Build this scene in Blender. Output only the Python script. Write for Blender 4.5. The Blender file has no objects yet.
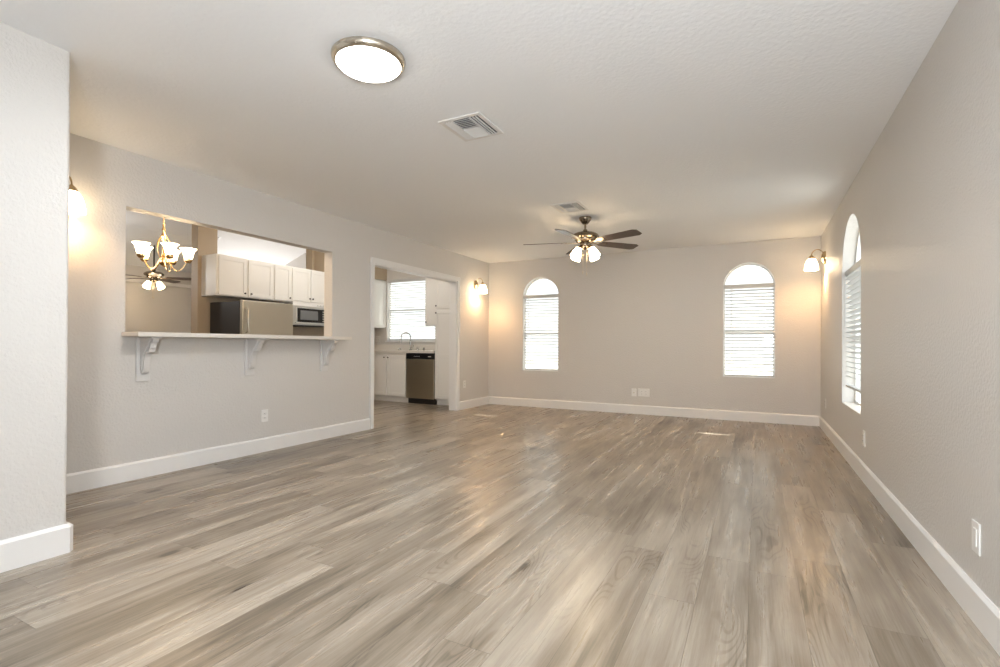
import bpy, bmesh, math, random
from mathutils import Vector, Matrix
random.seed(7)
PI = math.pi
C = bpy.context.scene.collection
scene = bpy.context.scene

# ------------------------------------------------------------------ camera
f_px, yaw, pitch, roll = 495.16, 0.4815, 0.0049, -0.0052
F = Vector((-math.sin(yaw)*math.cos(pitch), math.cos(yaw)*math.cos(pitch), math.sin(pitch)))
R0 = Vector((math.cos(yaw), math.sin(yaw), 0)); U0 = R0.cross(F)
Rv = (R0 - roll*U0).normalized(); Uv = (U0 + roll*R0).normalized()
cam_d = bpy.data.cameras.new('camera'); cam = bpy.data.objects.new('camera', cam_d); C.objects.link(cam)
M = Matrix((Rv, Uv, -F)).transposed().to_4x4(); M.translation = Vector((0, 0, 1.0183))
cam.matrix_world = M
cam_d.sensor_width = 36.0; cam_d.lens = 36.0*f_px/1000
cam_d.shift_x = 0.0021; cam_d.shift_y = 0.0092
cam_d.clip_start = 0.05; cam_d.clip_end = 200
scene.camera = cam

# ------------------------------------------------------------------ view, world, daylight, added fill lamps
scene.view_settings.view_transform = 'Standard'; scene.view_settings.look = 'None'
scene.view_settings.gamma = 1.0; scene.view_settings.use_curve_mapping = False
scene.view_settings.exposure = 1.22
cy = scene.cycles
cy.use_denoising = True; cy.denoising_input_passes = 'RGB_ALBEDO_NORMAL'; cy.denoising_prefilter = 'ACCURATE'; cy.max_bounces = 10; cy.diffuse_bounces = 6; cy.glossy_bounces = 4
cy.transparent_max_bounces = 12; cy.sample_clamp_indirect = 6.0; cy.caustics_reflective = False; cy.caustics_refractive = False
w = bpy.data.worlds.new('world'); scene.world = w; w.use_nodes = True
bg = w.node_tree.nodes['Background']; bg.inputs[0].default_value = (0.90, 0.95, 1.0, 1); bg.inputs[1].default_value = .95

def light(name, kind, loc, power, color=(1, 1, 1), size=0.1, sy=None, aim=None, portal=False):
    d = bpy.data.lights.new(name, kind); o = bpy.data.objects.new(name, d); C.objects.link(o); o.location = loc
    d.energy = power; d.color = color
    if kind == 'AREA':
        d.shape = 'RECTANGLE'; d.size = size; d.size_y = sy or size
        if portal: d.cycles.is_portal = True
    elif kind == 'POINT': d.shadow_soft_size = size
    if aim: o.rotation_euler = Vector(aim).to_track_quat('-Z', 'Y').to_euler()
    return o
sun = light('sun', 'SUN', (0, 12, 10), 6.5, (1, .96, .88), aim=(-0.2, -0.8, -1.19)); sun.data.angle = 0.009
# sky portals at the windows
light('portal_back_left', 'AREA', (-3.157, 7.70, 1.38), 1, size=.7, sy=1.6, aim=(0, -1, 0), portal=True)
light('portal_back_right', 'AREA', (-.098, 7.70, 1.38), 1, size=.7, sy=1.6, aim=(0, -1, 0), portal=True)
light('portal_right', 'AREA', (.90, 5.28, 1.35), 1, size=1.1, sy=1.8, aim=(-1, 0, 0), portal=True)
light('portal_kitchen', 'AREA', (-5.7, 7.70, 1.68), 1, size=1.4, sy=1.3, aim=(0, -1, 0), portal=True)
light('near_fill', 'AREA', (.33, -.80, 1.55), 12, (.88, .94, 1.0), .34, 1.5, aim=(-.35, 1, 0))  # added lamp behind the camera, set in an invented window opening
light('near_fill_up', 'AREA', (.33, -.66, 1.25), 33, (.88, .94, 1.0), .34, .34, aim=(-.30, 1, .72))  # added lamp inside the room, tilted up to brighten the ceiling
light('den_wall_fill', 'AREA', (-10.15, 6.95, 1.45), 40, (1, .98, .96), .9, 1.2, aim=(1, 0, .5))  # added lamp to brighten the den ceiling; the wall has no window here

light('daylight_right_window', 'AREA', (1.08, 5.28, 1.35), 7, (.96, .98, 1.0), 1.2, 2.0, aim=(-1, 0, .05))

# ------------------------------------------------------------------ materials
MATS = {}
def mat(name, col, rough=.5, metal=0, emit=None, es=0, bump=None, spec=.5, coat=0):
    if name in MATS: return MATS[name]
    m = bpy.data.materials.new(name); m.use_nodes = True; nt = m.node_tree; b = nt.nodes['Principled BSDF']
    b.inputs['Base Color'].default_value = (*col, 1); b.inputs['Roughness'].default_value = rough
    b.inputs['Metallic'].default_value = metal; b.inputs['Specular IOR Level'].default_value = spec
    b.inputs['Coat Weight'].default_value = coat
    if emit: b.inputs['Emission Color'].default_value = (*emit, 1); b.inputs['Emission Strength'].default_value = es
    tc = nt.nodes.new('ShaderNodeTexCoord')
    if bump:                                            # (scale, strength, distance)
        n = nt.nodes.new('ShaderNodeTexNoise'); n.inputs['Scale'].default_value = bump[0]; n.inputs['Detail'].default_value = 3
        nt.links.new(tc.outputs['Object'], n.inputs['Vector'])
        bp = nt.nodes.new('ShaderNodeBump'); bp.inputs['Strength'].default_value = bump[1]; bp.inputs['Distance'].default_value = bump[2]
        nt.links.new(n.outputs['Fac'], bp.inputs['Height']); nt.links.new(bp.outputs['Normal'], b.inputs['Normal'])
    else:                                               # faint unevenness of the finish
        n = nt.nodes.new('ShaderNodeTexNoise'); n.inputs['Scale'].default_value = 9
        nt.links.new(tc.outputs['Object'], n.inputs['Vector'])
        mr = nt.nodes.new('ShaderNodeMapRange'); mr.inputs['To Min'].default_value = max(0, rough-.04); mr.inputs['To Max'].default_value = min(1, rough+.04)
        nt.links.new(n.outputs['Fac'], mr.inputs['Value']); nt.links.new(mr.outputs['Result'], b.inputs['Roughness'])
    MATS[name] = m; return m

WALL = mat('wall_paint', (.635, .612, .582), .40, bump=(70, .65, .006), spec=.45)
TAN = mat('kitchen_tan_paint', (.43, .345, .245), .5, bump=(70, .5, .005))
CEIL = mat('ceiling_paint', (.85, .86, .868), .7, bump=(45, .45, .006), spec=.3)
TRIM = mat('trim_white', (.80, .79, .775), .35)
CORB = mat('corbel_paint', (.66, .64, .62), .42)
CABW = mat('cabinet_white', (.78, .765, .73), .38)
COUNTER = mat('counter_cream', (.72, .68, .62), .3)
VINYL = mat('window_vinyl', (.80, .80, .79), .4)
SLAT = mat('blind_slat', (.62, .62, .61), .45)
def translucent(m, amount, col):
    nt = m.node_tree; b = nt.nodes['Principled BSDF']; o = nt.nodes['Material Output']; tr = nt.nodes.new('ShaderNodeBsdfTranslucent'); tr.inputs[0].default_value = (*col, 1)
    mx = nt.nodes.new('ShaderNodeMixShader'); mx.inputs[0].default_value = amount
    nt.links.new(b.outputs[0], mx.inputs[1]); nt.links.new(tr.outputs[0], mx.inputs[2]); nt.links.new(mx.outputs[0], o.inputs[0])
translucent(SLAT, .10, (.85, .85, .83))
BRASS = mat('antique_brass', (.62, .46, .27), .22, 1)
NICKEL = mat('satin_nickel', (.60, .54, .45), .28, 1)
BRONZE = mat('antique_bronze', (.25, .20, .145), .24, 1)
GOLD = mat('polished_gold', (.83, .58, .30), .18, 1)
CHROME = mat('chrome', (.50, .49, .47), .14, 1)
DARKM = mat('dark_bronze', (.05, .042, .035), .4, .6)
WHITEP = mat('white_plastic', (.82, .81, .79), .35)
DARK = mat('dark_slot', (.03, .03, .03), .5)
VENTW = mat('vent_enamel', (.74, .73, .71), .4)
VENTD = mat('vent_duct', (.10, .10, .105), .7)
BLACKG = mat('black_glass', (.012, .012, .013), .12)
BLACKP = mat('black_textured', (.022, .019, .018), .42, bump=(160, .3, .002))
SCREEN = mat('microwave_screen', (.16, .165, .17), .3)
SHADE = mat('frosted_shade', (.9, .87, .8), .4, emit=(1, .76, .48), es=8.0)
DOME = mat('frosted_dome', (.9, .9, .88), .35, emit=(1, .97, .92), es=6.0)
CHAIN = mat('pull_chain', (.70, .60, .45), .3, 1)
GROUND = mat('pale_concrete', (.38, .37, .355), .9, bump=(30, .3, .01))

def steel():
    m = bpy.data.materials.new('brushed_steel'); m.use_nodes = True; nt = m.node_tree; b = nt.nodes['Principled BSDF']
    b.inputs['Base Color'].default_value = (.60, .56, .475, 1); b.inputs['Metallic'].default_value = 1
    tc = nt.nodes.new('ShaderNodeTexCoord'); mp = nt.nodes.new('ShaderNodeMapping'); mp.inputs['Scale'].default_value = (260, 260, 3)
    n = nt.nodes.new('ShaderNodeTexNoise'); n.inputs['Detail'].default_value = 3
    nt.links.new(tc.outputs['Object'], mp.inputs[0]); nt.links.new(mp.outputs[0], n.inputs['Vector'])
    mr = nt.nodes.new('ShaderNodeMapRange'); mr.inputs['To Min'].default_value = .24; mr.inputs['To Max'].default_value = .36
    nt.links.new(n.outputs['Fac'], mr.inputs['Value']); nt.links.new(mr.outputs['Result'], b.inputs['Roughness'])
    return m
STEEL = steel()

def blade_wood():
    m = bpy.data.materials.new('fan_blade_wood'); m.use_nodes = True; nt = m.node_tree; b = nt.nodes['Principled BSDF']
    tc = nt.nodes.new('ShaderNodeTexCoord'); mp = nt.nodes.new('ShaderNodeMapping'); mp.inputs['Scale'].default_value = (3, 40, 40)
    n = nt.nodes.new('ShaderNodeTexNoise'); n.inputs['Detail'].default_value = 5
    r = nt.nodes.new('ShaderNodeValToRGB'); r.color_ramp.elements[0].color = (.026, .015, .011, 1); r.color_ramp.elements[1].color = (.085, .050, .034, 1)
    nt.links.new(tc.outputs['Object'], mp.inputs[0]); nt.links.new(mp.outputs[0], n.inputs['Vector'])
    nt.links.new(n.outputs['Fac'], r.inputs[0]); nt.links.new(r.outputs[0], b.inputs['Base Color']); b.inputs['Roughness'].default_value = .33
    return m
BLADE = blade_wood()

def glass():
    m = bpy.data.materials.new('window_glass'); m.use_nodes = True; nt = m.node_tree; nt.nodes.clear()
    o = nt.nodes.new('ShaderNodeOutputMaterial'); t = nt.nodes.new('ShaderNodeBsdfTransparent'); g = nt.nodes.new('ShaderNodeBsdfGlossy')
    lw = nt.nodes.new('ShaderNodeLayerWeight'); lw.inputs[0].default_value = .5; pw = nt.nodes.new('ShaderNodeMath'); pw.operation = 'POWER'; pw.inputs[1].default_value = 5; nt.links.new(lw.outputs['Facing'], pw.inputs[0]); fr = nt.nodes.new('ShaderNodeMath'); fr.operation = 'MULTIPLY_ADD'; fr.inputs[1].default_value = .5; fr.inputs[2].default_value = .03; nt.links.new(pw.outputs[0], fr.inputs[0]); mx = nt.nodes.new('ShaderNodeMixShader')
    t.inputs[0].default_value = (.96, .98, .97, 1); g.inputs['Roughness'].default_value = .02
    nt.links.new(fr.outputs[0], mx.inputs[0]); nt.links.new(t.outputs[0], mx.inputs[1]); nt.links.new(g.outputs[0], mx.inputs[2]); nt.links.new(mx.outputs[0], o.inputs[0])
    return m
GLASS = glass()

def floor_mat():
    m = bpy.data.materials.new('vinyl_oak_planks'); m.use_nodes = True; nt = m.node_tree; b = nt.nodes['Principled BSDF']; L = nt.links.new
    N = nt.nodes.new
    def val(s, i):
        return s
    def math_(op, a, bb=None, c=None):
        n = N('ShaderNodeMath'); n.operation = op
        for k, v in enumerate((a, bb, c)):
            if v is None: continue
            if isinstance(v, (int, float)): n.inputs[k].default_value = v
            else: L(v, n.inputs[k])
        return n.outputs[0]
    def comb(x, y, z):
        n = N('ShaderNodeCombineXYZ')
        for k, v in enumerate((x, y, z)):
            if isinstance(v, (int, float)): n.inputs[k].default_value = v
            else: L(v, n.inputs[k])
        return n.outputs[0]
    def noise(vec, scale, detail=4, rough=.55, dist=0):
        n = N('ShaderNodeTexNoise'); n.inputs['Scale'].default_value = scale; n.inputs['Detail'].default_value = detail
        n.inputs['Roughness'].default_value = rough; n.inputs['Distortion'].default_value = dist; L(vec, n.inputs['Vector']); return n.outputs['Fac']
    def rng(v, a, bb, c=0, d=1):
        n = N('ShaderNodeMapRange'); n.interpolation_type = 'SMOOTHSTEP'
        for k, q in zip(('From Min', 'From Max', 'To Min', 'To Max'), (a, bb, c, d)): n.inputs[k].default_value = q
        L(v, n.inputs['Value']); return n.outputs['Result']
    tc = N('ShaderNodeTexCoord'); sp = N('ShaderNodeSeparateXYZ'); L(tc.outputs['Object'], sp.inputs[0]); x, y = sp.outputs[0], sp.outputs[1]
    PW, PL = .187, 1.45
    u = math_('DIVIDE', math_('ADD', x, .026), PW); row = math_('FLOOR', u); fu = math_('FRACT', u)
    wn = N('ShaderNodeTexWhiteNoise'); wn.noise_dimensions = '1D'; L(row, wn.inputs['W'])
    v = math_('ADD', math_('DIVIDE', y, PL), math_('MULTIPLY', wn.outputs['Value'], 7.3)); col = math_('FLOOR', v); fv = math_('FRACT', v)
    w3 = N('ShaderNodeTexWhiteNoise'); w3.noise_dimensions = '3D'; L(comb(row, col, 3.7), w3.inputs['Vector']); pid = w3.outputs['Value']
    w4 = N('ShaderNodeTexWhiteNoise'); w4.noise_dimensions = '3D'; L(comb(row, col, 9.1), w4.inputs['Vector']); pid2 = w4.outputs['Value']
    off = math_('MULTIPLY', pid, 57.0)
    broad = noise(comb(math_('MULTIPLY', x, 4.2), math_('MULTIPLY', y, .8), math_('MULTIPLY', off, .4)), 1.0, 3, .5)         # broad smoky clouds within a plank
    streak = noise(comb(math_('MULTIPLY', x, 24), math_('MULTIPLY', y, 1.1), off), 1.0, 5, .6, .15)
    fine = noise(comb(math_('MULTIPLY', x, 170), math_('MULTIPLY', y, 5), off), 1.0, 4, .7)
    dash = rng(noise(comb(math_('MULTIPLY', x, 60), math_('MULTIPLY', y, 3.2), math_('ADD', off, 21.0)), 1.0, 3, .55), .56, .72)
    ringf = noise(comb(math_('MULTIPLY', x, 7), math_('MULTIPLY', y, 1.15), math_('ADD', off, 3.0)), 1.0, 1, .4)
    ring = math_('SINE', math_('MULTIPLY', ringf, 150.0))
    ringm = math_('MULTIPLY', rng(ring, .1, 1), rng(noise(comb(math_('MULTIPLY', x, 4), math_('MULTIPLY', y, 1.0), math_('ADD', off, 8.0)), 1.0, 1), .52, .66))
    # knots: one centre now and then, smeared along the plank
    vo = N('ShaderNodeTexVoronoi'); vo.feature = 'F1'; vo.inputs['Scale'].default_value = 1.0
    L(comb(math_('MULTIPLY', x, 3.1), math_('MULTIPLY', y, 1.25), math_('MULTIPLY', row, .37)), vo.inputs['Vector'])
    knot = rng(vo.outputs['Distance'], .03, .095, 1, 0); halo = rng(vo.outputs['Distance'], .03, .30, 1, 0)
    tone = math_('ADD', math_('MULTIPLY', pid2, .20), math_('MULTIPLY', rng(broad, .25, .75), .42))
    tone = math_('ADD', tone, math_('MULTIPLY', rng(streak, .28, .72), .34))
    tone = math_('ADD', tone, math_('MULTIPLY', fine, .46))
    tone = math_('SUBTRACT', tone, math_('MULTIPLY', ringm, .22))
    tone = math_('SUBTRACT', tone, math_('MULTIPLY', dash, .15))
    tone = math_('SUBTRACT', tone, math_('MULTIPLY', halo, .25))
    tone = math_('SUBTRACT', tone, math_('MULTIPLY', knot, .60))
    cr = N('ShaderNodeValToRGB'); e = cr.color_ramp.elements
    e[0].position = .22; e[0].color = (.084, .067, .050, 1); e[1].position = 1.12 if False else 1.0; e[1].color = (.400, .345, .278, 1)
    q = cr.color_ramp.elements.new(.50); q.color = (.205, .166, .123, 1); q = cr.color_ramp.elements.new(.73); q.color = (.292, .242, .188, 1)
    L(tone, cr.inputs[0])
    ju = math_('MINIMUM', fu, math_('SUBTRACT', 1.0, fu)); jv = math_('MINIMUM', fv, math_('SUBTRACT', 1.0, fv))
    joint = math_('MAXIMUM', rng(ju, 0.002, .009, 1, 0), rng(jv, 0.0004, .0014, 1, 0))
    mx = N('ShaderNodeMix'); mx.data_type = 'RGBA'; mx.inputs[7].default_value = (.10, .078, .06, 1)
    L(math_('MULTIPLY', joint, .70), mx.inputs[0]); L(cr.outputs[0], mx.inputs[6]); L(mx.outputs[2], b.inputs['Base Color'])
    L(rng(streak, .2, .8, .36, .24), b.inputs['Roughness']); b.inputs['Specular IOR Level'].default_value = .5
    h = math_('SUBTRACT', math_('ADD', math_('MULTIPLY', streak, .55), math_('MULTIPLY', fine, .25)), math_('MULTIPLY', joint, .9))
    h = math_('SUBTRACT', h, math_('MULTIPLY', ringm, .3))
    bp = N('ShaderNodeBump'); bp.inputs['Strength'].default_value = .20; bp.inputs['Distance'].default_value = .0018; L(h, bp.inputs['Height']); L(bp.outputs[0], b.inputs['Normal'])
    return m
FLOOR = floor_mat()

# ------------------------------------------------------------------ helpers
class MB:
    def __init__(s): s.bm = bmesh.new()
    def _v(s, pts): return [s.bm.verts.new(p) for p in pts]
    def box(s, x0, x1, y0, y1, z0, z1, bev=0, seg=2):
        x0, x1 = sorted((x0, x1)); y0, y1 = sorted((y0, y1)); z0, z1 = sorted((z0, z1))
        v = s._v([(x, y, z) for z in (z0, z1) for y in (y0, y1) for x in (x0, x1)])
        fs = [s.bm.faces.new([v[i] for i in q]) for q in ((0, 2, 3, 1), (4, 5, 7, 6), (0, 1, 5, 4), (2, 6, 7, 3), (0, 4, 6, 2), (1, 3, 7, 5))]
        if bev:
            es = list({e for f in fs for e in f.edges})
            bmesh.ops.bevel(s.bm, geom=es, offset=bev, segments=seg, profile=.5, affect='EDGES')
        return s
    def prism(s, pts, axis, a, b):
        """closed 2D outline extruded along an axis: x -> (y,z), y -> (x,z), z -> (x,y)"""
        def P(p, t): return {'x': (t, p[0], p[1]), 'y': (p[0], t, p[1]), 'z': (p[0], p[1], t)}[axis]
        A = s._v([P(p, a) for p in pts]); B = s._v([P(p, b) for p in pts]); n = len(pts)
        s.bm.faces.new(A); s.bm.faces.new(B[::-1])
        for i in range(n): s.bm.faces.new((A[i], B[i], B[(i+1) % n], A[(i+1) % n]))
        return s
    def lathe(s, prof, c=(0, 0, 0), seg=24, mtx=None, close=False, flute=0, nfl=0):
        rings = []
        for r, z in prof:
            ring = []
            for i in range(seg):
                t = 2*PI*i/seg; rr = r*(1+flute*math.cos(nfl*t)) if flute else r
                p = Vector((max(rr, 1e-4)*math.cos(t), max(rr, 1e-4)*math.sin(t), z))
                if mtx is not None: p = mtx @ p
                ring.append(s.bm.verts.new(p+Vector(c)))
            rings.append(ring)
        m = len(rings)
        for j in range(m if close else m-1):
            A, B = rings[j], rings[(j+1) % m]
            for i in range(seg): s.bm.faces.new((A[i], A[(i+1) % seg], B[(i+1) % seg], B[i]))
        if not close:
            s.bm.faces.new(rings[0][::-1]); s.bm.faces.new(rings[-1])
        return s
    def tube(s, pts, r, seg=8, caps=True):
        pts = [Vector(p) for p in pts]; rings = []; n = len(pts); up = None
        for i, p in enumerate(pts):
            t = (pts[min(i+1, n-1)]-pts[max(i-1, 0)]).normalized()
            if up is None: up = Vector((0, 0, 1)) if abs(t.z) < .9 else Vector((1, 0, 0))
            a = t.cross(up).normalized(); up = a.cross(t).normalized()
            rr = r[i] if isinstance(r, (list, tuple)) else r
            rings.append([s.bm.verts.new(p+rr*(math.cos(2*PI*k/seg)*a+math.sin(2*PI*k/seg)*up)) for k in range(seg)])
        for A, B in zip(rings, rings[1:]):
            for i in range(seg): s.bm.faces.new((A[i], A[(i+1) % seg], B[(i+1) % seg], B[i]))
        if caps: s.bm.faces.new(rings[0][::-1]); s.bm.faces.new(rings[-1])
        return s
    def ball(s, c, r, seg=10):
        bmesh.ops.create_uvsphere(s.bm, u_segments=seg, v_segments=max(6, seg*2//3), radius=r, matrix=Matrix.Translation(c)); return s
    def build(s, name, m, parent=None, smooth=False, kind=None):
        bmesh.ops.recalc_face_normals(s.bm, faces=s.bm.faces)
        me = bpy.data.meshes.new(name); s.bm.to_mesh(me); s.bm.free(); me.materials.append(m)
        if smooth:
            for p in me.polygons: p.use_smooth = True
            try: me.set_sharp_from_angle(angle=math.radians(38))
            except Exception: pass
        o = bpy.data.objects.new(name, me); C.objects.link(o)
        if parent: o.parent = parent
        if kind: o['kind'] = kind
        return o
def struct(name, mb, m, parent=None, smooth=False): return mb.build(name, m, parent, smooth, kind=None if parent else 'structure')
def empty(name, loc=(0, 0, 0), rz=0, label=None, cat=None, group=None, kind=None):
    o = bpy.data.objects.new(name, None); C.objects.link(o); o.location = loc; o.rotation_euler = (0, 0, rz); o.empty_display_size = .05
    return tag(o, label, cat, group, kind)
def tag(o, label=None, cat=None, group=None, kind=None):
    for k, v in (('label', label), ('category', cat), ('group', group), ('kind', kind)):
        if v: o[k] = v
    return o
def copy_tree(src, parent=None):
    c = src.copy(); C.objects.link(c)
    if parent: c.parent = parent
    for ch in list(src.children): copy_tree(ch, c)
    return c
def cut(o, cutters):
    for cu in cutters:
        md = o.modifiers.new('cut', 'BOOLEAN'); md.operation = 'DIFFERENCE'; md.object = cu; md.solver = 'EXACT'
    bpy.context.view_layer.update()
    me = bpy.data.meshes.new_from_object(o.evaluated_get(bpy.context.evaluated_depsgraph_get()))
    o.modifiers.clear(); o.data = me
    for cu in cutters: bpy.data.objects.remove(cu)

# ------------------------------------------------------------------ dimensions
XL, XR, YF, H, T = -4.124, .7295, 7.542, 2.44, .12
YN, HK = -.75, 2.9
XP, YP = -2.979, 1.176
PY0, PY1, PZ0, PZ1 = 1.96, 3.965, 1.065, 2.03          # pass-through
DY0, DY1, DZ = 4.62, 6.515, 2.01                      # kitchen doorway
W1 = (-3.47, -2.843, .60, 1.828); W2 = (-.413, .217, .597, 1.842); W3 = (4.80, 5.765, .485, 1.715); KW = (-6.375, -5.0, 1.09, 2.275)

# ------------------------------------------------------------------ setting
struct('floor', MB().box(-10.3, .9, -.9, 7.7, -.05, 0), FLOOR)
struct('ground', MB().box(-30, 30, 7.72, 40, -.25, -.15).box(.92, 30, -20, 7.72, -.25, -.15), GROUND)
def arch(x0, x1, z0, zs, n=28, k=1.0):
    c, r = (x0+x1)/2, (x1-x0)/2
    return [(x0, z0), (x1, z0)]+[(c+r*math.cos(PI*i/n), zs+r*k*math.sin(PI*i/n)) for i in range(n+1)]
wb = struct('wall_back', MB().box(-10.3, .85, YF, YF+T, 0, 3.65), WALL)
cut(wb, [MB().prism(arch(*W1), 'y', YF-.1, YF+T+.1).build('c', WALL), MB().prism(arch(*W2), 'y', YF-.1, YF+T+.1).build('c', WALL),
         MB().box(KW[0], KW[1], YF-.1, YF+T+.1, KW[2], KW[3]).build('c', WALL)])
wr = struct('wall_right', MB().box(XR, XR+T+.03, YN-.12, YF, 0, 2.6), WALL)
cut(wr, [MB().prism(arch(*W3, k=.95), 'x', XR-.1, XR+.4).build('c', WALL)])
wl = struct('wall_left', MB().box(XL-T, XL, YN-.12, YF, 0, HK), WALL)
cut(wl, [MB().box(XL-.3, XL+.2, PY0, PY1, PZ0, PZ1).build('c', WALL), MB().box(XL-.3, XL+.2, DY0, DY1, -.1, DZ).build('c', WALL)])
wn_ = struct('wall_near', MB().box(XL, XR, YN-.12, YN, 0, 2.6), WALL)
cut(wn_, [MB().box(.05, .61, YN-.3, YN+.2, .75, 2.35).build('c', WALL)])
# stub wall at the left with its rounded drywall corner
mb = MB(); r = .022; X0 = XP-.13
prof = [(X0, YN), (XP, YN)]+[(XP-r+r*math.cos(t), YP-r+r*math.sin(t)) for t in [PI/2*i/6 for i in range(7)]]+[(X0+r-r*math.sin(t), YP-r+r*math.cos(t)) for t in [PI/2*i/6 for i in range(7)]]
struct('wall_hall', mb.prism(prof, 'z', 0, H), WALL)
struct('ceiling', MB().box(XL, XR, YN, YF, H, H+.1), CEIL)
# kitchen and den beyond the pass-through
wk = struct('wall_kitchen', MB().box(-7.05, -6.9, 4.17, YF, 0, 3.62), TAN)
cut(wk, [MB().box(-7.3, -6.7, 4.45, 6.165, 2.2, 2.88).build('c', WALL)])
struct('wall_soffit', MB().box(-6.9, -6.385, 6.217, YF, 2.262, HK), TAN)
struct('wall_kitchen_near', MB().box(-10.3, XL-T, .38, .5, 0, HK), WALL)
wf = struct('wall_far', MB().box(-10.32, -10.2, .38, YF, 0, 3.0), WALL)
struct('trim_ledge', MB().box(-10.2, -10.13, .5, 6.2, 2.14, 2.20, .004), TRIM)
d = Vector((-3.2, 1.98)).normalized(); nn = Vector((-d.y, d.x))*.03; a_ = Vector((-7.05, 4.33)); b_ = Vector((-10.2, 6.29))
struct('wall_den', MB().prism([(a_+nn)[:], (b_+nn)[:], (b_-nn)[:], (a_-nn)[:]], 'z', 0, 3.62), WALL)
struct('ceiling_kitchen', MB().prism([(-4.244, .38), (-4.244, YF), (-6.9, YF), (-6.9, 4.3), (-10.3, 6.36), (-10.3, .38)], 'z', HK, HK+.1), CEIL)
sl = lambda x: 3.04+.346*(x+8.5)
struct('ceiling_den', MB().prism([(-10.3, sl(-10.3)), (-6.9, sl(-6.9)), (-6.9, sl(-6.9)+.1), (-10.3, sl(-10.3)+.1)], 'y', 4.2, YF), CEIL)

# ------------------------------------------------------------------ baseboards
def bb_profile(t=.016, h=.133): return [(0, 0), (t, 0), (t, h-.014), (t*.55, h-.004), (t*.35, h), (0, h)]
def baseboard(name, a, b, n, bev_ends=0):
    """profile swept from a to b on the floor, n = direction away from the wall"""
    a, b, n = Vector((*a, 0)), Vector((*b, 0)), Vector((*n, 0)); m = MB()
    A = [m.bm.verts.new(a+n*p[0]+Vector((0, 0, p[1]))) for p in bb_profile()]
    B = [m.bm.verts.new(b+n*p[0]+Vector((0, 0, p[1]))) for p in bb_profile()]
    m.bm.faces.new(A); m.bm.faces.new(B[::-1])
    for i in range(len(A)): m.bm.faces.new((A[i], B[i], B[(i+1) % len(A)], A[(i+1) % len(A)]))
    return struct(name, m, TRIM)
baseboard('baseboard_left', (XL, YN), (XL, DY0-.06), (1, 0))
baseboard('baseboard_left_far', (XL, DY1+.06), (XL, YF), (1, 0))
baseboard('baseboard_back', (XL, YF), (XR, YF), (0, -1))
baseboard('baseboard_right', (XR, YN), (XR, YF), (-1, 0))
baseboard('baseboard_kitchen', (-4.26, YF), (-4.244, YF), (0, -1))
# stub wall: face board, 45 degree corner piece, end board, back board in one run
path = [(XP, YN), (XP, YP-.008), (XP-.008, YP), (X0+.008, YP), (X0, YP-.008), (X0, YN)]
m = MB(); rows = []
for i, p in enumerate(path):
    P = Vector(p)
    def nrm(q0, q1): t = (Vector(q1)-Vector(q0)).normalized(); return Vector((t.y, -t.x))
    ns = []
    if i > 0: ns.append(nrm(path[i-1], path[i]))
    if i < len(path)-1: ns.append(nrm(path[i], path[i+1]))
    n = sum(ns, Vector((0, 0))).normalized(); k = 1/max(.3, n.dot(ns[0]))
    rows.append([m.bm.verts.new((P.x+n.x*q[0]*k, P.y+n.y*q[0]*k, q[1])) for q in bb_profile(.022, .138)])
for A, B in zip(rows, rows[1:]):
    for i in range(len(A)): m.bm.faces.new((A[i], B[i], B[(i+1) % len(A)], A[(i+1) % len(A)]))
m.bm.faces.new(rows[0]); m.bm.faces.new(rows[-1][::-1])
struct('baseboard_hall', m, TRIM)

# ------------------------------------------------------------------ kitchen doorway lining and casing
cw = .062
dr = empty('door_1', (XL, 0, 0), kind='structure')
def L(mb): return mb
MB().box(-T-.004, .002, DY0, DY0+.018, 0, DZ-.018).box(-T-.004, .002, DY1-.018, DY1, 0, DZ-.018).box(-T-.004, .002, DY0, DY1, DZ-.018, DZ).build('jamb_lining', TRIM, dr)
for sgn, x0 in ((1, .0), (-1, -T-.018)):
    c = MB()
    x1 = x0+.018
    c.box(x0, x1, DY0-cw+.006, DY0+.006, 0, DZ+cw, .003).box(x0, x1, DY1-.006, DY1+cw-.006, 0, DZ+cw, .003).box(x0, x1, DY0+.006, DY1-.006, DZ-.006, DZ+cw, .003)
    xo = (x1, x1+.005) if sgn > 0 else (x0-.005, x0)
    c.box(*xo, DY0-cw+.006, DY0-cw+.022, 0, DZ+cw).box(*xo, DY1+cw-.022, DY1+cw-.006, 0, DZ+cw).box(*xo, DY0-cw+.022, DY1+cw-.022, DZ+cw-.016, DZ+cw)
    c.build('casing', TRIM, dr)

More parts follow.
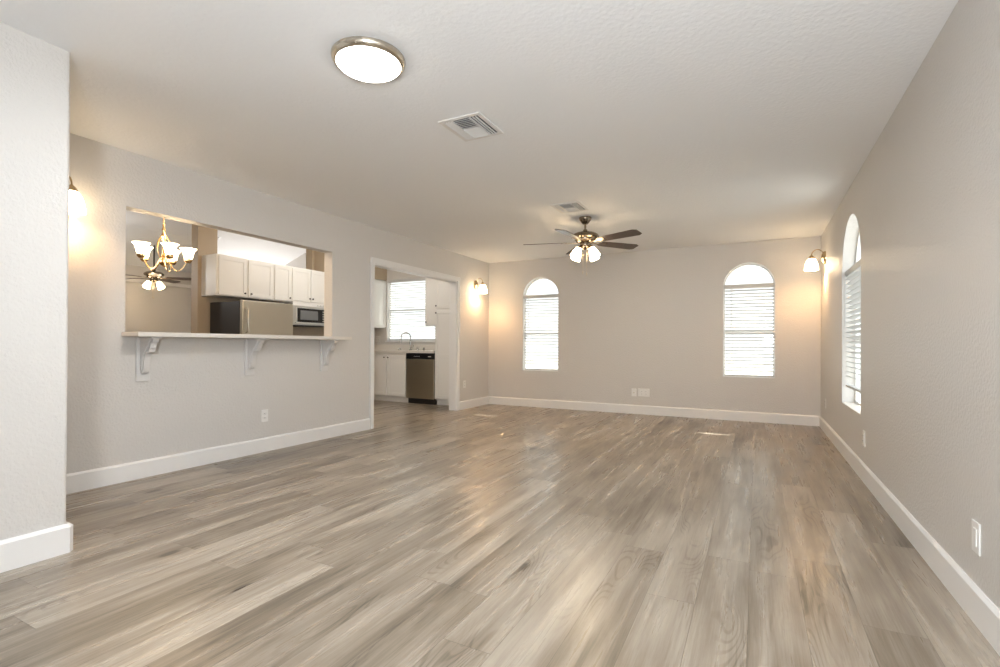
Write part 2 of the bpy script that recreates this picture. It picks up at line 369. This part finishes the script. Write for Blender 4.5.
# ------------------------------------------------------------------ windows and blinds
def to_mesh_matrix(o, mtx): o.matrix_local = mtx
def window(name, loc, rz, w, z0, zs, arched=True, k=1.0, mull=True):
    """local x across, local y = 0 at the glass plane (outside = +y)"""
    t = empty(name, loc, rz, kind='structure'); r = w/2; f = .020
    out = arch(0, w, z0, zs, k=k) if arched else [(0, z0), (w, z0), (w, zs), (0, zs)]
    def inset(d):
        if arched: return [(d, z0+d), (w-d, z0+d)]+[(r+(r-d)*math.cos(PI*i/28), zs+(r-d)*k*math.sin(PI*i/28)) for i in range(29)]
        return [(d, z0+d), (w-d, z0+d), (w-d, zs-d), (d, zs-d)]
    inn = inset(f); m = MB(); n = len(out)
    A = [[m.bm.verts.new((p[0], y, p[1])) for p in q] for y in (-.02, .03) for q in (out, inn)]
    for i in range(n):
        j = (i+1) % n
        for P, Q in ((A[0], A[1]), (A[1], A[3]), (A[3], A[2]), (A[2], A[0])): m.bm.faces.new((P[i], P[j], Q[j], Q[i]))
    m.build('frame', VINYL, t)
    zt = zs if arched else z0+(zs-z0)*.5
    if arched: MB().box(f, w-f, -.018, .03, zs-.028, zs+.028, .003).build('transom_bar', VINYL, t)
    MB().box(f, w-f, -.015, .03, z0+(zs-z0)*.5-.02, z0+(zs-z0)*.5+.02, .003).build('meeting_rail', VINYL, t)
    MB().prism(inset(f-.004), 'y', .004, .009).build('pane', GLASS, t)
    return t
window('window_1', (W1[0], YF+.095, 0), 0, W1[1]-W1[0], W1[2], W1[3])
window('window_2', (W2[0], YF+.095, 0), 0, W2[1]-W2[0], W2[2], W2[3])
window('window_3', (XR+.125, W3[1], 0), -PI/2, W3[1]-W3[0], W3[2], W3[3], k=.95)
window('window_4', (KW[0], YF+.095, 0), 0, KW[1]-KW[0], KW[2], KW[3], arched=False)
window('window_5', (.61, YN-.10, 0), PI, .56, .75, 2.35, arched=False)  # unseen window, added behind the camera to hold the near lamps
# painted sill board of the kitchen window
struct('trim_sill_kitchen', MB().box(KW[0]-.03, KW[1]+.03, YF-.03, YF+.07, KW[2]-.025, KW[2], .003), TRIM)

def blind(loc, rz, w, z0, z1, label, pitch_=.046, tilt=20, gap=.008, gl=.024, wand=.10):
    """local x across, local y = 0 mid slat, room side -y"""
    t = empty('window_blind', loc, rz, label=label, cat='window blind', group='white horizontal blinds in the windows')
    MB().box(gap*.5, w-gap*.5, -.028, .028, z1-.055, z1, .003).build('headrail', SLAT, t)
    m = MB(); n = int((z1-.07-z0-.035)/pitch_); ca, sa = math.cos(math.radians(tilt)), math.sin(math.radians(tilt))
    for i in range(n):
        z = z1-.085-i*pitch_
        for (a, b) in ((gl, w-gap),):
            pr = []
            for s in (-1, -.5, 0, .5, 1):                   # slightly crowned slat
                yy, zz = s*.025, .0025*(1-s*s); pr.append((yy*ca+zz*sa, -yy*sa+zz*ca))
            pts = [(p[0], z+p[1]+.0017) for p in pr]+[(p[0], z+p[1]-.0017) for p in pr[::-1]]
            m.prism(pts, 'x', a, b)
    m.build('slats', SLAT, t)
    MB().box(gl, w-gap, -.025, .025, z0, z0+.02, .003).build('bottom_rail', SLAT, t)
    for fx in (.18, .82):
        for yy in (-.028, .028): MB().tube([(w*fx, yy, z0+.01), (w*fx, yy, z1-.03)], .0012, 5).build('ladder_cord', SLAT, t)
    MB().tube([(wand, -.040, z1-.05), (wand+.002, -.040, z1-.05-.45*(z1-z0))], .004, 6).build('tilt_wand', SLAT, t)
    return t
blind((W1[0], YF+.040, 0), 0, W1[1]-W1[0], W1[2]+.012, W1[3]+.028, 'white slatted blind in the narrow arched window left of the ceiling fan')
blind((W2[0], YF+.040, 0), 0, W2[1]-W2[0], W2[2]+.012, W2[3]+.030, 'white slatted blind in the arched back window nearest the right corner')
blind((XR+.050, W3[1], 0), -PI/2, W3[1]-W3[0], .64, W3[3]+.025, 'white slatted blind in the tall arched window of the right wall', wand=.12)
blind((KW[0], YF+.040, 0), 0, KW[1]-KW[0], KW[2]+.02, KW[3]-.002, 'wide white slatted blind in the kitchen window above the sink', wand=.2)

# ------------------------------------------------------------------ bar counter and corbels
o = MB().prism([(XL-T-.02, PY0+.002), (XL+.001, PY0+.002), (XL+.001, 1.935), (-3.896, 1.935), (-3.896, 4.035), (XL+.001, 4.035), (XL+.001, PY1-.002), (XL-T-.02, PY1-.002)], 'z', 1.067, 1.100)
bmesh.ops.bevel(o.bm, geom=[e for e in o.bm.edges], offset=.003, segments=2, affect='EDGES')
tag(o.build('bar_counter', COUNTER), 'long cream breakfast bar counter laid through the wall opening', 'counter')
def corbel(y, label, src=None):
    if src:
        t = copy_tree(src)
    else:
        t = empty('corbel')
        MB().box(.0005, .016, -.048, .048, .73, 1.066, .004).build('back_plate', CORB, t)
        pr = [(.014, 1.066), (.185, 1.066), (.185, 1.045), (.176, 1.030), (.158, 1.018), (.148, 1.0), (.146, .985), (.133, .972), (.128, .955), (.118, .948),
              (.108, .958), (.098, .955), (.086, .94), (.074, .915), (.066, .885), (.063, .855), (.060, .83), (.054, .806), (.040, .792), (.026, .790), (.014, .80)]
        m = MB().prism(pr, 'y', -.021, .021)
        m.build('bracket', CORB, t)
        p2 = [(.014, 1.052), (.15, 1.052), (.125, 1.0), (.09, .97), (.06, .93), (.045, .86), (.035, .81), (.014, .815)]
        MB().prism(p2, 'y', -.026, .026).build('scroll_panel', CORB, t)
        MB().box(.014, .190, -.036, .036, 1.052, 1.066, .003).build('cap', CORB, t)
    t.location = (XL, y, 0); tag(t, label, 'corbel', 'white corbels under the bar counter'); return t
c0 = corbel(2.078, 'white scrolled corbel under the left end of the bar counter')
corbel(2.968, 'white scrolled corbel under the middle of the bar counter', c0)
corbel(3.846, 'white scrolled corbel under the right end of the bar counter', c0)

# ------------------------------------------------------------------ outlets
def plate(loc, rz, label, kind='outlet', w=.072, group=None, name=None):
    """local front = -y"""
    t = empty(name or 'wall_outlet', loc, rz, label=label, cat='outlet' if kind != 'blank' else 'wall plate', group=group)
    MB().box(-w/2, w/2, -.006, .0, -.058, .058, .0025).build('cover_plate', WHITEP, t)
    n = max(1, round(w/.072/1.1))
    cols = [0] if w < .1 else [-.03, .03]
    if kind == 'outlet':
        for cx in cols:
            for dz in (-.02, .02):
                s = MB().box(cx-.0165, cx+.0165, -.0085, -.005, dz-.014, dz+.014, .003).build('socket', WHITEP, t)
                MB().box(cx-.0085, cx-.0055, -.0092, -.008, dz-.002, dz+.007).box(cx+.0055, cx+.0085, -.0092, -.008, dz-.002, dz+.006).box(cx-.0022, cx+.0022, -.0092, -.008, dz-.010, dz-.006).build('slot', DARK, s)
    elif kind == 'rocker':
        MB().box(-.0165, .0165, -.009, -.005, -.033, .033, .003).build('rocker', WHITEP, t)
    else:
        MB().lathe([(.009, 0), (.009, .006), (.004, .008)], seg=12, mtx=Matrix.Rotation(PI/2, 3, 'X'), c=(0, -.004, 0)).build('jack', NICKEL, t)
    return t
G = 'white outlets on the walls'
plate((XL, 3.133, .340), PI/2, 'white wall outlet below the bar counter on the left wall', group=G)
plate((XL, 6.745, .395), PI/2, 'white wall outlet between the doorway and the far left corner', group=G)
plate((-1.63, YF, .318), 0, 'small white cable plate on the back wall left of the double outlet', kind='blank', name='cable_plate')
plate((-1.486, YF, .323), 0, 'wide double white outlet on the back wall under the ceiling fan', w=.165, group=G)
plate((XR, 7.01, .345), -PI/2, 'farthest white outlet on the right wall beside the back corner', group=G)
plate((XR, 4.645, .322), -PI/2, 'white outlet on the right wall just past the arched window', group=G)
plate((XR, 2.465, .312), -PI/2, 'nearest white plate low on the right wall', kind='rocker', name='wall_plate')
plate((-6.60, YF, 1.13), 0, 'white outlet on the kitchen backsplash left of the window', w=.12, group=G)

# ------------------------------------------------------------------ ceiling fixtures
t = empty('ceiling_light', (-1.712, 1.875, H), label='round flush ceiling light with a metal rim and glowing frosted dome', cat='ceiling light')
MB().lathe([(.178, 0), (.180, -.005), (.177, -.018), (.168, -.030), (.158, -.033), (.155, -.030), (.160, -.02), (.162, -.001)], seg=64).build('rim', NICKEL, t, True)
MB().lathe([(.1555, -.022), (.1555, -.031), (.148, -.042), (.120, -.057), (.08, -.068), (.03, -.074), (.001, -.075)], seg=64).build('glass_dome', DOME, t, True)
light('ceiling_light_glow', 'AREA', (-1.70, 1.885, H-.09), 13, (.93, .965, 1), .22, .22)

def vent(loc, label, src=None, w=.30, l=.335, rx=None):
    if src: t = copy_tree(src)
    else:
        t = empty('ceiling_vent'); a, b, f = w/2, l/2, .028
        MB().box(-a, a, -b, -b+f, -.008, 0, .002).box(-a, a, b-f, b, -.008, 0, .002).box(-a, -a+f, -b+f, b-f, -.008, 0, .002).box(a-f, a, -b+f, b-f, -.008, 0, .002).build('frame', VENTW, t)
        MB().box(-a+f, a-f, -b+f, b-f, -.0025, -.0005).build('duct_opening', VENTD, t)
        m = MB(); ai, bi = a-f, b-f
        def slat_y(x, y0, y1, s): m.prism([(x-.006, -.013), (x-.004, -.013), (x+.007*s, -.002), (x+.004*s, -.002)], 'y', y0, y1)
        def slat_x(y, x0, x1, s): m.prism([(y-.006*s, -.013), (y-.003*s, -.013), (y+.007*s, -.002), (y+.004*s, -.002)], 'x', x0, x1)
        for k in range(3): slat_y(-ai+.012+k*.019, -bi, bi, 1)          # left bank
        for k in range(3): slat_y(ai-.012-k*.019, -bi, bi, -1)            # right bank
        for k in range(6): slat_x(-bi+.012+k*.0215, -ai+.062, ai-.062, 1)
        for k in range(6): slat_x(bi-.012-k*.0215, -ai+.062, ai-.062, -1)
        m.build('louvers', VENTW, t)
        MB().box(-ai+.058, -ai+.062, -bi, bi, -.014, -.002).box(ai-.062, ai-.058, -bi, bi, -.014, -.002).box(-ai+.062, ai-.062, -.003, .003, -.014, -.002).build('divider', VENTW, t)
    t.location = loc; tag(t, label, 'ceiling vent', 'square ceiling vents'); return t
v0 = vent((-1.65, 2.775, H), 'square white ceiling vent between the round light and the fan')
vent((-1.705, 4.84, H), 'square white ceiling vent directly in front of the fan', v0)
v2 = vent((-8.83, 5.52, sl(-8.83)), 'small vent on the sloped white ceiling above the kitchen cabinets', v0)
v2.rotation_euler = (0, -math.atan(.346), 0)

def bell(open_r, h, neck=.022, th=.004, flare=1.0):
    """glass bell, neck at z = 0, mouth at z = -h"""
    o = [(neck, 0), (neck+.012, -.010*1), (open_r*.62, -h*.22), (open_r*.80, -h*.45), (open_r*.90, -h*.70), (open_r*.97*flare, -h*.9), (open_r*flare, -h)]
    i = [(r-th, z+(.0 if k else 0)) for k, (r, z) in enumerate(o)]
    return o+i[::-1]
def fan(loc, label, cam_angles, metal, rod, scale=1.0, src=None, blade_a0=0, nshade=4, shade_a0=0, glow=0, dark=False):
    t = empty('ceiling_fan', loc, 0, label, 'ceiling fan', 'ceiling fans with light kits')
    s = scale
    MB().lathe([(.001, 0), (.068, 0), (.070, -.008), (.062, -.03), (.045, -.055), (.03, -.072), (.001, -.072)], seg=32).build('canopy', DARKM if dark else metal, t, True)
    MB().tube([(0, 0, -.06), (0, 0, -rod-.02)], .0115, 12).lathe([(.001, -rod+.03), (.022, -rod+.03), (.026, -rod+.01), (.026, -rod-.01), (.001, -rod-.01)], seg=16).build('downrod', DARKM if dark else metal, t, True)
    z = -rod
    MB().lathe([(.001, z+.002), (.05, z), (.11, z-.010), (.142, z-.030), (.150, z-.045), (.150, z-.060), (.138, z-.072), (.120, z-.078), (.118, z-.092), (.095, z-.108), (.060, z-.118), (.001, z-.118)], seg=40, flute=.012, nfl=20).build('motor_housing', metal, t, True)
    zb = z-.105
    for a in cam_angles:
        ca, sa = math.cos(a), math.sin(a)
        arm = MB().box(.08, .19, -.012, .012, -.012, -.006, .002).box(.17, .27, -.038, .038, -.0105, -.0065, .003).build('blade_iron', metal, t)
        arm.location = (0, 0, zb); arm.rotation_euler = (math.radians(-12), 0, a)
        pr = [(.20, -.050), (.215, -.056), (.650, -.072), (.690, -.050), (.690, .050), (.650, .072), (.215, .056), (.20, .050)]
        bl = MB().prism(pr, 'z', -.0065, -.0005); b = bl.build('blade', BLADE, t)
        b.location = (0, 0, zb); b.rotation_euler = (math.radians(-12), 0, a)
    MB().lathe([(.001, zb), (.055, zb), (.062, zb-.015), (.06, zb-.05), (.045, zb-.075), (.02, zb-.088), (.001, zb-.09)], seg=28).build('light_kit', metal, t, True)
    for k in range(nshade):
        a = shade_a0+2*PI*k/nshade; dr_ = Vector((math.cos(a), math.sin(a), 0))
        p0 = Vector((0, 0, zb-.045))+dr_*.05; p1 = p0+dr_*.040+Vector((0, 0, -.026))
        axis = (dr_*.60+Vector((0, 0, -1))).normalized(); rot = Vector((0, 0, -1)).rotation_difference(axis).to_matrix()
        ar = MB().tube([p0, (p0+p1)/2+Vector((0, 0, .004)), p1], .008, 8).lathe([(.001, .012), (.020, .010), (.026, -.004), (.026, -.016), (.001, -.016)], c=p1, seg=18, mtx=rot).build('lamp_arm', metal, t, True)
        sh = MB().lathe(bell(.056, .112, .022), c=p1+axis*.014, seg=28, mtx=rot, close=True).build('lamp_shade', SHADE, t, True)
        if glow: light('fan_bulb', 'POINT', Vector(loc)+p1+axis*.085, glow, (1, .82, .60), .04)
    m = MB()
    for dx, ln in ((-.022, .25), (.022, .27)):
        m.tube([(dx, -.01, zb-.075), (dx, -.01, zb-.075-ln)], .0016, 6).lathe([(.001, 0), (.005, -.005), (.004, -.03), (.001, -.034)], c=(dx, -.01, zb-.075-ln), seg=10)
    m.build('pull_chains', CHAIN, t, True)
    return t
A5 = [math.radians(d)+yaw for d in (238.5, 311, 23, 95, 167)]
fan((-1.69, 5.315, H), 'brown bladed brass ceiling fan with lit shades in the main room', A5, BRONZE, .165, glow=7, shade_a0=yaw+math.radians(-55))
fan((-9.38, 4.90, HK), 'ceiling fan on a long dark rod seen through the wall opening', [math.radians(d)+yaw for d in (20, 92, 164, 236, 308)], BRONZE, .62, shade_a0=yaw+math.radians(-11), dark=True)
light('den_fill', 'POINT', (-8.7, 3.3, 2.2), 13, (1, .97, .93), .10)  # added fill away from the fan, brightens the far room

# ------------------------------------------------------------------ wall sconces
def sconce(loc, rz, label, power, src=None):
    """local: plate on wall plane y = 0, room side -y"""
    if src: t = copy_tree(src)
    else:
        t = empty('wall_sconce')
        rx = Matrix.Rotation(PI/2, 3, 'X'); sq = Matrix.Diagonal((.62, 1, 1)) 
        m = MB().lathe([(.001, .0), (.078, .0), (.078, .010), (.070, .026), (.040, .042), (.001, .046)], seg=32, mtx=Matrix.Diagonal((.66, 1, 1)) @ rx)
        m.build('back_plate', BRASS, t, True)
        pts = []
        for k in range(15):
            u = k/14; a = PI*u
            pts.append((0, -.012-.0615*(1-math.cos(a))-.01*u, .0+.085*math.sin(a)+.035*u))
        MB().tube([(0, -.005, 0)]+pts, .0055, 8).build('curved_arm', BRASS, t, True)
        MB().lathe([(.006, .042), (.010, .036), (.022, .026), (.034, .006), (.036, -.004), (.001, -.004)], c=(0, -.145, .0), seg=24).build('socket_cup', BRASS, t, True)
        o = [(.026, 0), (.040, -.012), (.055, -.036), (.065, -.068), (.071, -.102), (.075, -.134), (.075, -.142)]
        i = [(r-.004, z) for r, z in o]
        MB().lathe(o+i[::-1], c=(0, -.145, .0), seg=32, close=True).build('lamp_shade', SHADE, t, True)
    t.location = loc; t.rotation_euler = (0, 0, rz); tag(t, label, 'wall sconce', 'brass wall sconces with frosted shades')
    q = Matrix.Rotation(rz, 3, 'Z') @ Vector((0, -.145, -.10))
    light('sconce_glow', 'POINT', Vector(loc)+q, power, (1, .56, .25), .03)
    return t
s0 = sconce((XL, 1.575, 2.015), PI/2, 'wall sconce half hidden behind the near left wall corner', 2.5)
sconce((XL, 7.07, 2.01), PI/2, 'small lit sconce between the doorway and the back left corner', 9, s0)
sconce((XR, 7.05, 2.085), -PI/2, 'lit sconce on the right wall beside the back right corner', 9, s0)

# ------------------------------------------------------------------ chandelier
def ang_pos(px, zc):
    xc = (px-497.9)/f_px*zc
    return (math.cos(yaw)*xc-math.sin(yaw)*zc, math.sin(yaw)*xc+math.cos(yaw)*zc)
cx, cyy = -4.950, 2.668
t = empty('chandelier', (cx, cyy, 1.735), label='gold five armed chandelier with upturned frosted bell shades behind the opening', cat='chandelier')
MB().lathe([(.001, 0), (.010, .004), (.012, .014), (.030, .026), (.042, .045), (.040, .060), (.022, .075), (.014, .09), (.020, .105), (.012, .12), (.009, .25), (.018, .265), (.026, .29), (.016, .315), (.009, .335), (.016, .355), (.008, .38), (.012, .395), (.006, .41), (.001, .41)], seg=28).build('centre_column', GOLD, t, True)
for k in range(5):
    a = yaw+math.radians(30+72*k); d = Vector((math.cos(a), math.sin(a), 0)); pts = []
    for u in [i/16 for i in range(17)]:
        r = .03+.165*u; z = .075-.115*math.sin(PI*min(1, u*1.0))*(1-.15*u)+.005*u
        pts.append(d*r+Vector((0, 0, z)))
    pts.append(d*.198+Vector((0, 0, .068)))
    m = MB().tube(pts, .0046, 8)
    up = [d*(.018+.042*math.sin(PI*u))+Vector((0, 0, .06+.24*u)) for u in [i/10 for i in range(11)]]
    m.tube(up, .0042, 6)
    m.build('arm', GOLD, t, True)
    MB().lathe([(.001, .058), (.018, .056), (.034, .075), (.034, .094), (.001, .094)], c=d*.198, seg=20).build('socket_cup', GOLD, t, True)
    o = [(.025, .086), (.032, .096), (.038, .116), (.042, .138), (.048, .162), (.059, .182), (.071, .193)]
    i = [(r-.004, z) for r, z in o]
    MB().lathe(o+i[::-1], c=d*.198, seg=30, close=True).build('lamp_shade', SHADE, t, True)
m = MB(); z = .41; k = 0
while z < HK-1.735-.02:
    pts = [Vector((.009*math.cos(q)*(1 if k % 2 else 0), .009*math.cos(q)*(0 if k % 2 else 1), z+.014+.016*math.sin(q))) for q in [2*PI*j/10 for j in range(11)]]
    m.tube(pts, .0022, 5, caps=False); z += .024; k += 1
m.build('chain', GOLD, t, True)
MB().lathe([(.001, 0), (.06, 0), (.06, -.01), (.03, -.03), (.001, -.03)], c=(0, 0, HK-1.735), seg=24).build('canopy', GOLD, t, True)
light('chandelier_glow', 'POINT', (cx+.3, cyy+.3, 2.40), 11, (1, .68, .40), .15)
light('kitchen_fill', 'POINT', (-5.5, 5.6, 2.6), 13, (1, .94, .86), .15)  # added fill without a fixture, brightens the kitchen

# ------------------------------------------------------------------ kitchen cabinets
def door_mesh(x0, x1, z0, z1, rails=(), th=.019):
    m = MB().box(x0, x1, -th+.0085, 0, z0, z1, .0015); s = .052
    m.box(x0, x0+s, -th, -th+.009, z0, z1, .0015).box(x1-s, x1, -th, -th+.009, z0, z1, .0015)
    for (a, b) in [(z0, z0+s), (z1-s, z1)]+list(rails): m.box(x0+s-.001, x1-s+.001, -th, -th+.009, a, b, .0015)
    return m
def cabinet(name, loc, rz, w, depth, z0, z1, doors, label, group, cat='cabinet', toe=False, hollow=False):
    t = empty(name, loc, rz, label, cat, group)
    zb = z0 if not toe else .10; b = MB()
    if hollow: b.box(0, .018, 0, depth, zb, z1).box(w-.018, w, 0, depth, zb, z1).box(.018, w-.018, 0, .018, zb, z1).box(.018, w-.018, depth-.01, depth, zb, z1).box(.018, w-.018, .018, depth-.01, zb, zb+.018)
    else: b.box(0, w, 0, depth, zb, z1, .002)
    if toe: b.box(.0, w, .07, depth, 0, .10)
    b.build('body', CABW, t)
    for (x0, x1, a, c, kx, kz, *rl) in doors:
        d = door_mesh(x0, x1, a, c, rl[0] if rl else ()).build('door', CABW, t)
        MB().lathe([(.001, 0), (.006, 0), (.005, .012), (.013, .018), (.013, .024), (.006, .029), (.001, .029)], seg=14, mtx=Matrix.Rotation(PI/2, 3, 'X'), c=(kx, -.018, kz)).build('knob', DARKM, d, True)
    return t
GU = 'white wall cabinets in the kitchen'
def upper(y0, y1, z0, z1, doors, label, dp=.331): return cabinet('wall_cabinet', (-6.9+dp, y0, 0), PI/2, y1-y0, dp, z0, z1, doors, label, GU, 'wall cabinet')
upper(4.220, 5.130, 1.685, 2.255, [(.030, .452, 1.70, 2.235, .415, 1.745), (.480, .890, 1.70, 2.235, .515, 1.745)], 'leftmost white double door wall cabinet above the refrigerator')
upper(5.132, 5.455, 1.685, 2.255, [(.012, .310, 1.70, 2.235, .28, 1.745)], 'narrow single door wall cabinet between the refrigerator and microwave cabinets')
upper(5.457, 6.215, 1.705, 2.255, [(.010, .372, 1.72, 2.235, .345, 1.765), (.384, .748, 1.72, 2.235, .41, 1.765)], 'white double door wall cabinet above the microwave')
upper(6.217, 7.540, 1.34, 2.260, [(.01, .43, 1.355, 2.24, .40, 1.40), (.44, .87, 1.355, 2.24, .47, 1.40), (.88, 1.315, 1.355, 2.24, .91, 1.40)], 'tall white wall cabinet just left of the kitchen window', .481)
cabinet('wall_cabinet', (-5.235, 7.222, 0), 0, .413, .318, 1.357, 2.28, [(.008, .405, 1.372, 2.265, .035, 1.42)], 'white wall cabinet between the kitchen window and the pantry', GU, 'wall cabinet')
cabinet('pantry_cabinet', (-4.818, 6.93, 0), 0, .566, .61, 0, 2.30, [(.010, .556, .115, 1.595, .035, 1.555, [(.80, .86)]), (.010, .556, 1.63, 2.285, .035, 1.675)], 'full height pantry cabinet beside the dishwasher inside the doorway', None, 'cabinet', True)
cabinet('base_cabinet', (-6.29, 6.93, 0), 0, .878, .61, 0, .874, [(.020, .430, .115, .835, .395, .79), (.445, .862, .115, .835, .480, .79)], 'white double door base cabinet under the kitchen sink', None, 'cabinet', True, True)

# worktop with sink hole
t = empty('kitchen_worktop', (0, 0, 0), label='pale kitchen worktop running below the window to the pantry', cat='worktop')
SX0, SX1, SY0, SY1 = -6.12, -5.50, 7.03, 7.36
MB().box(-6.898, SX0, 6.892, 7.54, .876, .914).box(SX1, -4.822, 6.892, 7.54, .876, .914).box(SX0, SX1, 6.892, SY0, .876, .914).box(SX0, SX1, SY1, 7.54, .876, .914).build('slab', COUNTER, t)
MB().box(-6.898, -4.822, 7.522, 7.540, .914, 1.016, .003).build('backsplash', COUNTER, t)
m = MB().box(SX0, SX0+.004, SY0, SY1, .70, .91).box(SX1-.004, SX1, SY0, SY1, .70, .91).box(SX0, SX1, SY0, SY0+.004, .70, .91).box(SX0, SX1, SY1-.004, SY1, .70, .91).box(SX0, SX1, SY0, SY1, .696, .70)
m.build('sink_basin', STEEL, t)
t = empty('faucet', (-5.72, 7.43, .915), label='chrome gooseneck kitchen faucet in front of the window', cat='faucet')
MB().lathe([(.001, 0), (.028, 0), (.028, .006), (.018, .02), (.015, .06), (.001, .06)], seg=20).build('base', CHROME, t, True)
dv = Vector((-.55, -.83, 0)).normalized()
pts = [Vector((0, 0, .03)), Vector((0, 0, .13)), Vector((0, 0, .23))]+[dv*(.09-.09*math.cos(q))+Vector((0, 0, .24+.085*math.sin(q))) for q in [PI*j/12 for j in range(13)]]+[dv*.19+Vector((0, 0, .17))]
MB().tube(pts, .0115, 12).build('gooseneck_spout', CHROME, t, True)
MB().tube([dv*.188+Vector((0, 0, .20)), dv*.195+Vector((0, 0, .13))], [.014, .017], 12).build('spray_head', CHROME, t, True)
MB().tube([(.015, 0, .045), (.05, 0, .06), (.085, -.01, .095)], [.008, .006, .005], 8).build('lever_handle', CHROME, t, True)
t = empty('soap_dispenser', (-5.56, 7.44, .915), label='short chrome soap dispenser right of the kitchen faucet', cat='soap dispenser')
MB().lathe([(.001, 0), (.018, 0), (.018, .008), (.009, .016), (.008, .05), (.001, .05)], seg=16).build('stem', CHROME, t, True)
MB().tube([(0, 0, .052), (0, -.03, .058), (0, -.06, .05)], .006, 8).build('nozzle', CHROME, t, True)
t = MB().lathe([(.001, 0), (.022, 0), (.022, .04), (.018, .052), (.001, .056)], c=(-5.43, 7.45, .9145), seg=20).build('air_gap_cap', CHROME, None, True)
tag(t, 'small chrome air gap cap standing at the right of the sink deck', 'air gap cap')
t = MB().lathe([(.001, 0), (.026, 0), (.028, .012), (.022, .03), (.010, .038), (.001, .04)], c=(-5.98, 7.44, .9145), seg=20).build('sink_stopper', CHROME, None, True)
tag(t, 'low round chrome stopper left of the kitchen faucet', 'stopper')

# dishwasher
t = empty('dishwasher', (-5.408, 6.905, 0), label='stainless dishwasher with a black control strip under the worktop', cat='dishwasher')
MB().box(.003, .583, .025, .60, .09, .872).build('tub', BLACKP, t)
d = MB().box(.003, .583, -.005, .025, .095, .768, .004).build('door', STEEL, t)
MB().box(.003, .583, -.010, .025, .770, .868, .004).build('control_panel', BLACKG, t)
MB().box(.16, .42, -.018, -.009, .752, .772, .003).build('pocket_handle', STEEL, d)
m = MB()
for k in range(5): m.box(.17+k*.028, .185+k*.028, -.0112, -.0098, .815, .821)
m.box(.47, .53, -.0112, -.0098, .812, .824); m.build('indicator_marks', mat('pale_print', (.6, .6, .6), .5), t)
MB().box(.01, .575, .055, .09, 0, .092).build('toe_panel', BLACKP, t)

# refrigerator
t = empty('refrigerator', (-6.15, 4.317, 0), PI/2, 'stainless refrigerator with black sides below the wall cabinets', 'refrigerator')
Wf = .825
MB().box(0, Wf, .055, .70, .02, 1.60, .004).build('body', BLACKP, t)
for (a, b, hz) in ((1.125, 1.612, (1.17, 1.50)), (.06, 1.115, (.62, 1.08))):
    d = MB().box(.002, Wf-.002, -.01, .053, a, b, .010, 3).build('door', STEEL, t)
    MB().tube([(.055, -.01, hz[0]), (.055, -.05, hz[0]+.02), (.055, -.058, (hz[0]+hz[1])/2), (.055, -.05, hz[1]-.02), (.055, -.01, hz[1])], .013, 10).build('handle', STEEL, d, True)
MB().box(Wf-.10, Wf-.02, .0, .07, 1.60, 1.622, .003).build('hinge_cover', BLACKP, t)
for fx in (.06, Wf-.06):
    MB().lathe([(.001, 0), (.02, 0), (.02, .03), (.001, .03)], c=(fx, .12, 0), seg=12).lathe([(.001, 0), (.02, 0), (.02, .03), (.001, .03)], c=(fx, .64, 0), seg=12).build('foot', DARK, t)

# microwave
t = empty('microwave', (-6.545, 5.463, 0), PI/2, 'white and silver microwave mounted under the wall cabinet', 'microwave')
MB().box(0, .746, .02, .353, 1.325, 1.702, .003).build('body', WHITEP, t)
MSIL = mat('silver_trim', (.66, .655, .63), .3, .75)
MB().box(.0, .746, -.012, .022, 1.633, 1.701, .003).build('vent_grille', WHITEP, t)
d = MB().box(.0, .746, -.015, .022, 1.335, 1.630, .004).build('door', MSIL, t)
w_ = MB().box(.075, .71, -.020, -.013, 1.375, 1.600, .004).build('glass_window', BLACKG, d)
MB().box(.14, .50, -.0215, -.0195, 1.415, 1.565, .002).build('mesh_screen', SCREEN, d)
MB().tube([(.045, -.014, 1.36), (.045, -.045, 1.375), (.045, -.048, 1.485), (.045, -.045, 1.595), (.045, -.014, 1.61)], .009, 8).build('handle', MSIL, d, True)
for k in range(5): MB().box(.60, .66, -.0225, -.0195, 1.395+k*.040, 1.411+k*.040, .002).build('button', MSIL, t)
for k in range(3): MB().lathe([(.001, 0), (.012, 0), (.011, .008), (.001, .009)], seg=12, mtx=Matrix.Rotation(PI/2, 3, 'X'), c=(.50+k*.06, -.012, 1.665)).build('dial', MSIL, t, True)
MB().box(.0, .746, -.005, .34, 1.312, 1.326, .003).build('underside_grille', DARK, t)
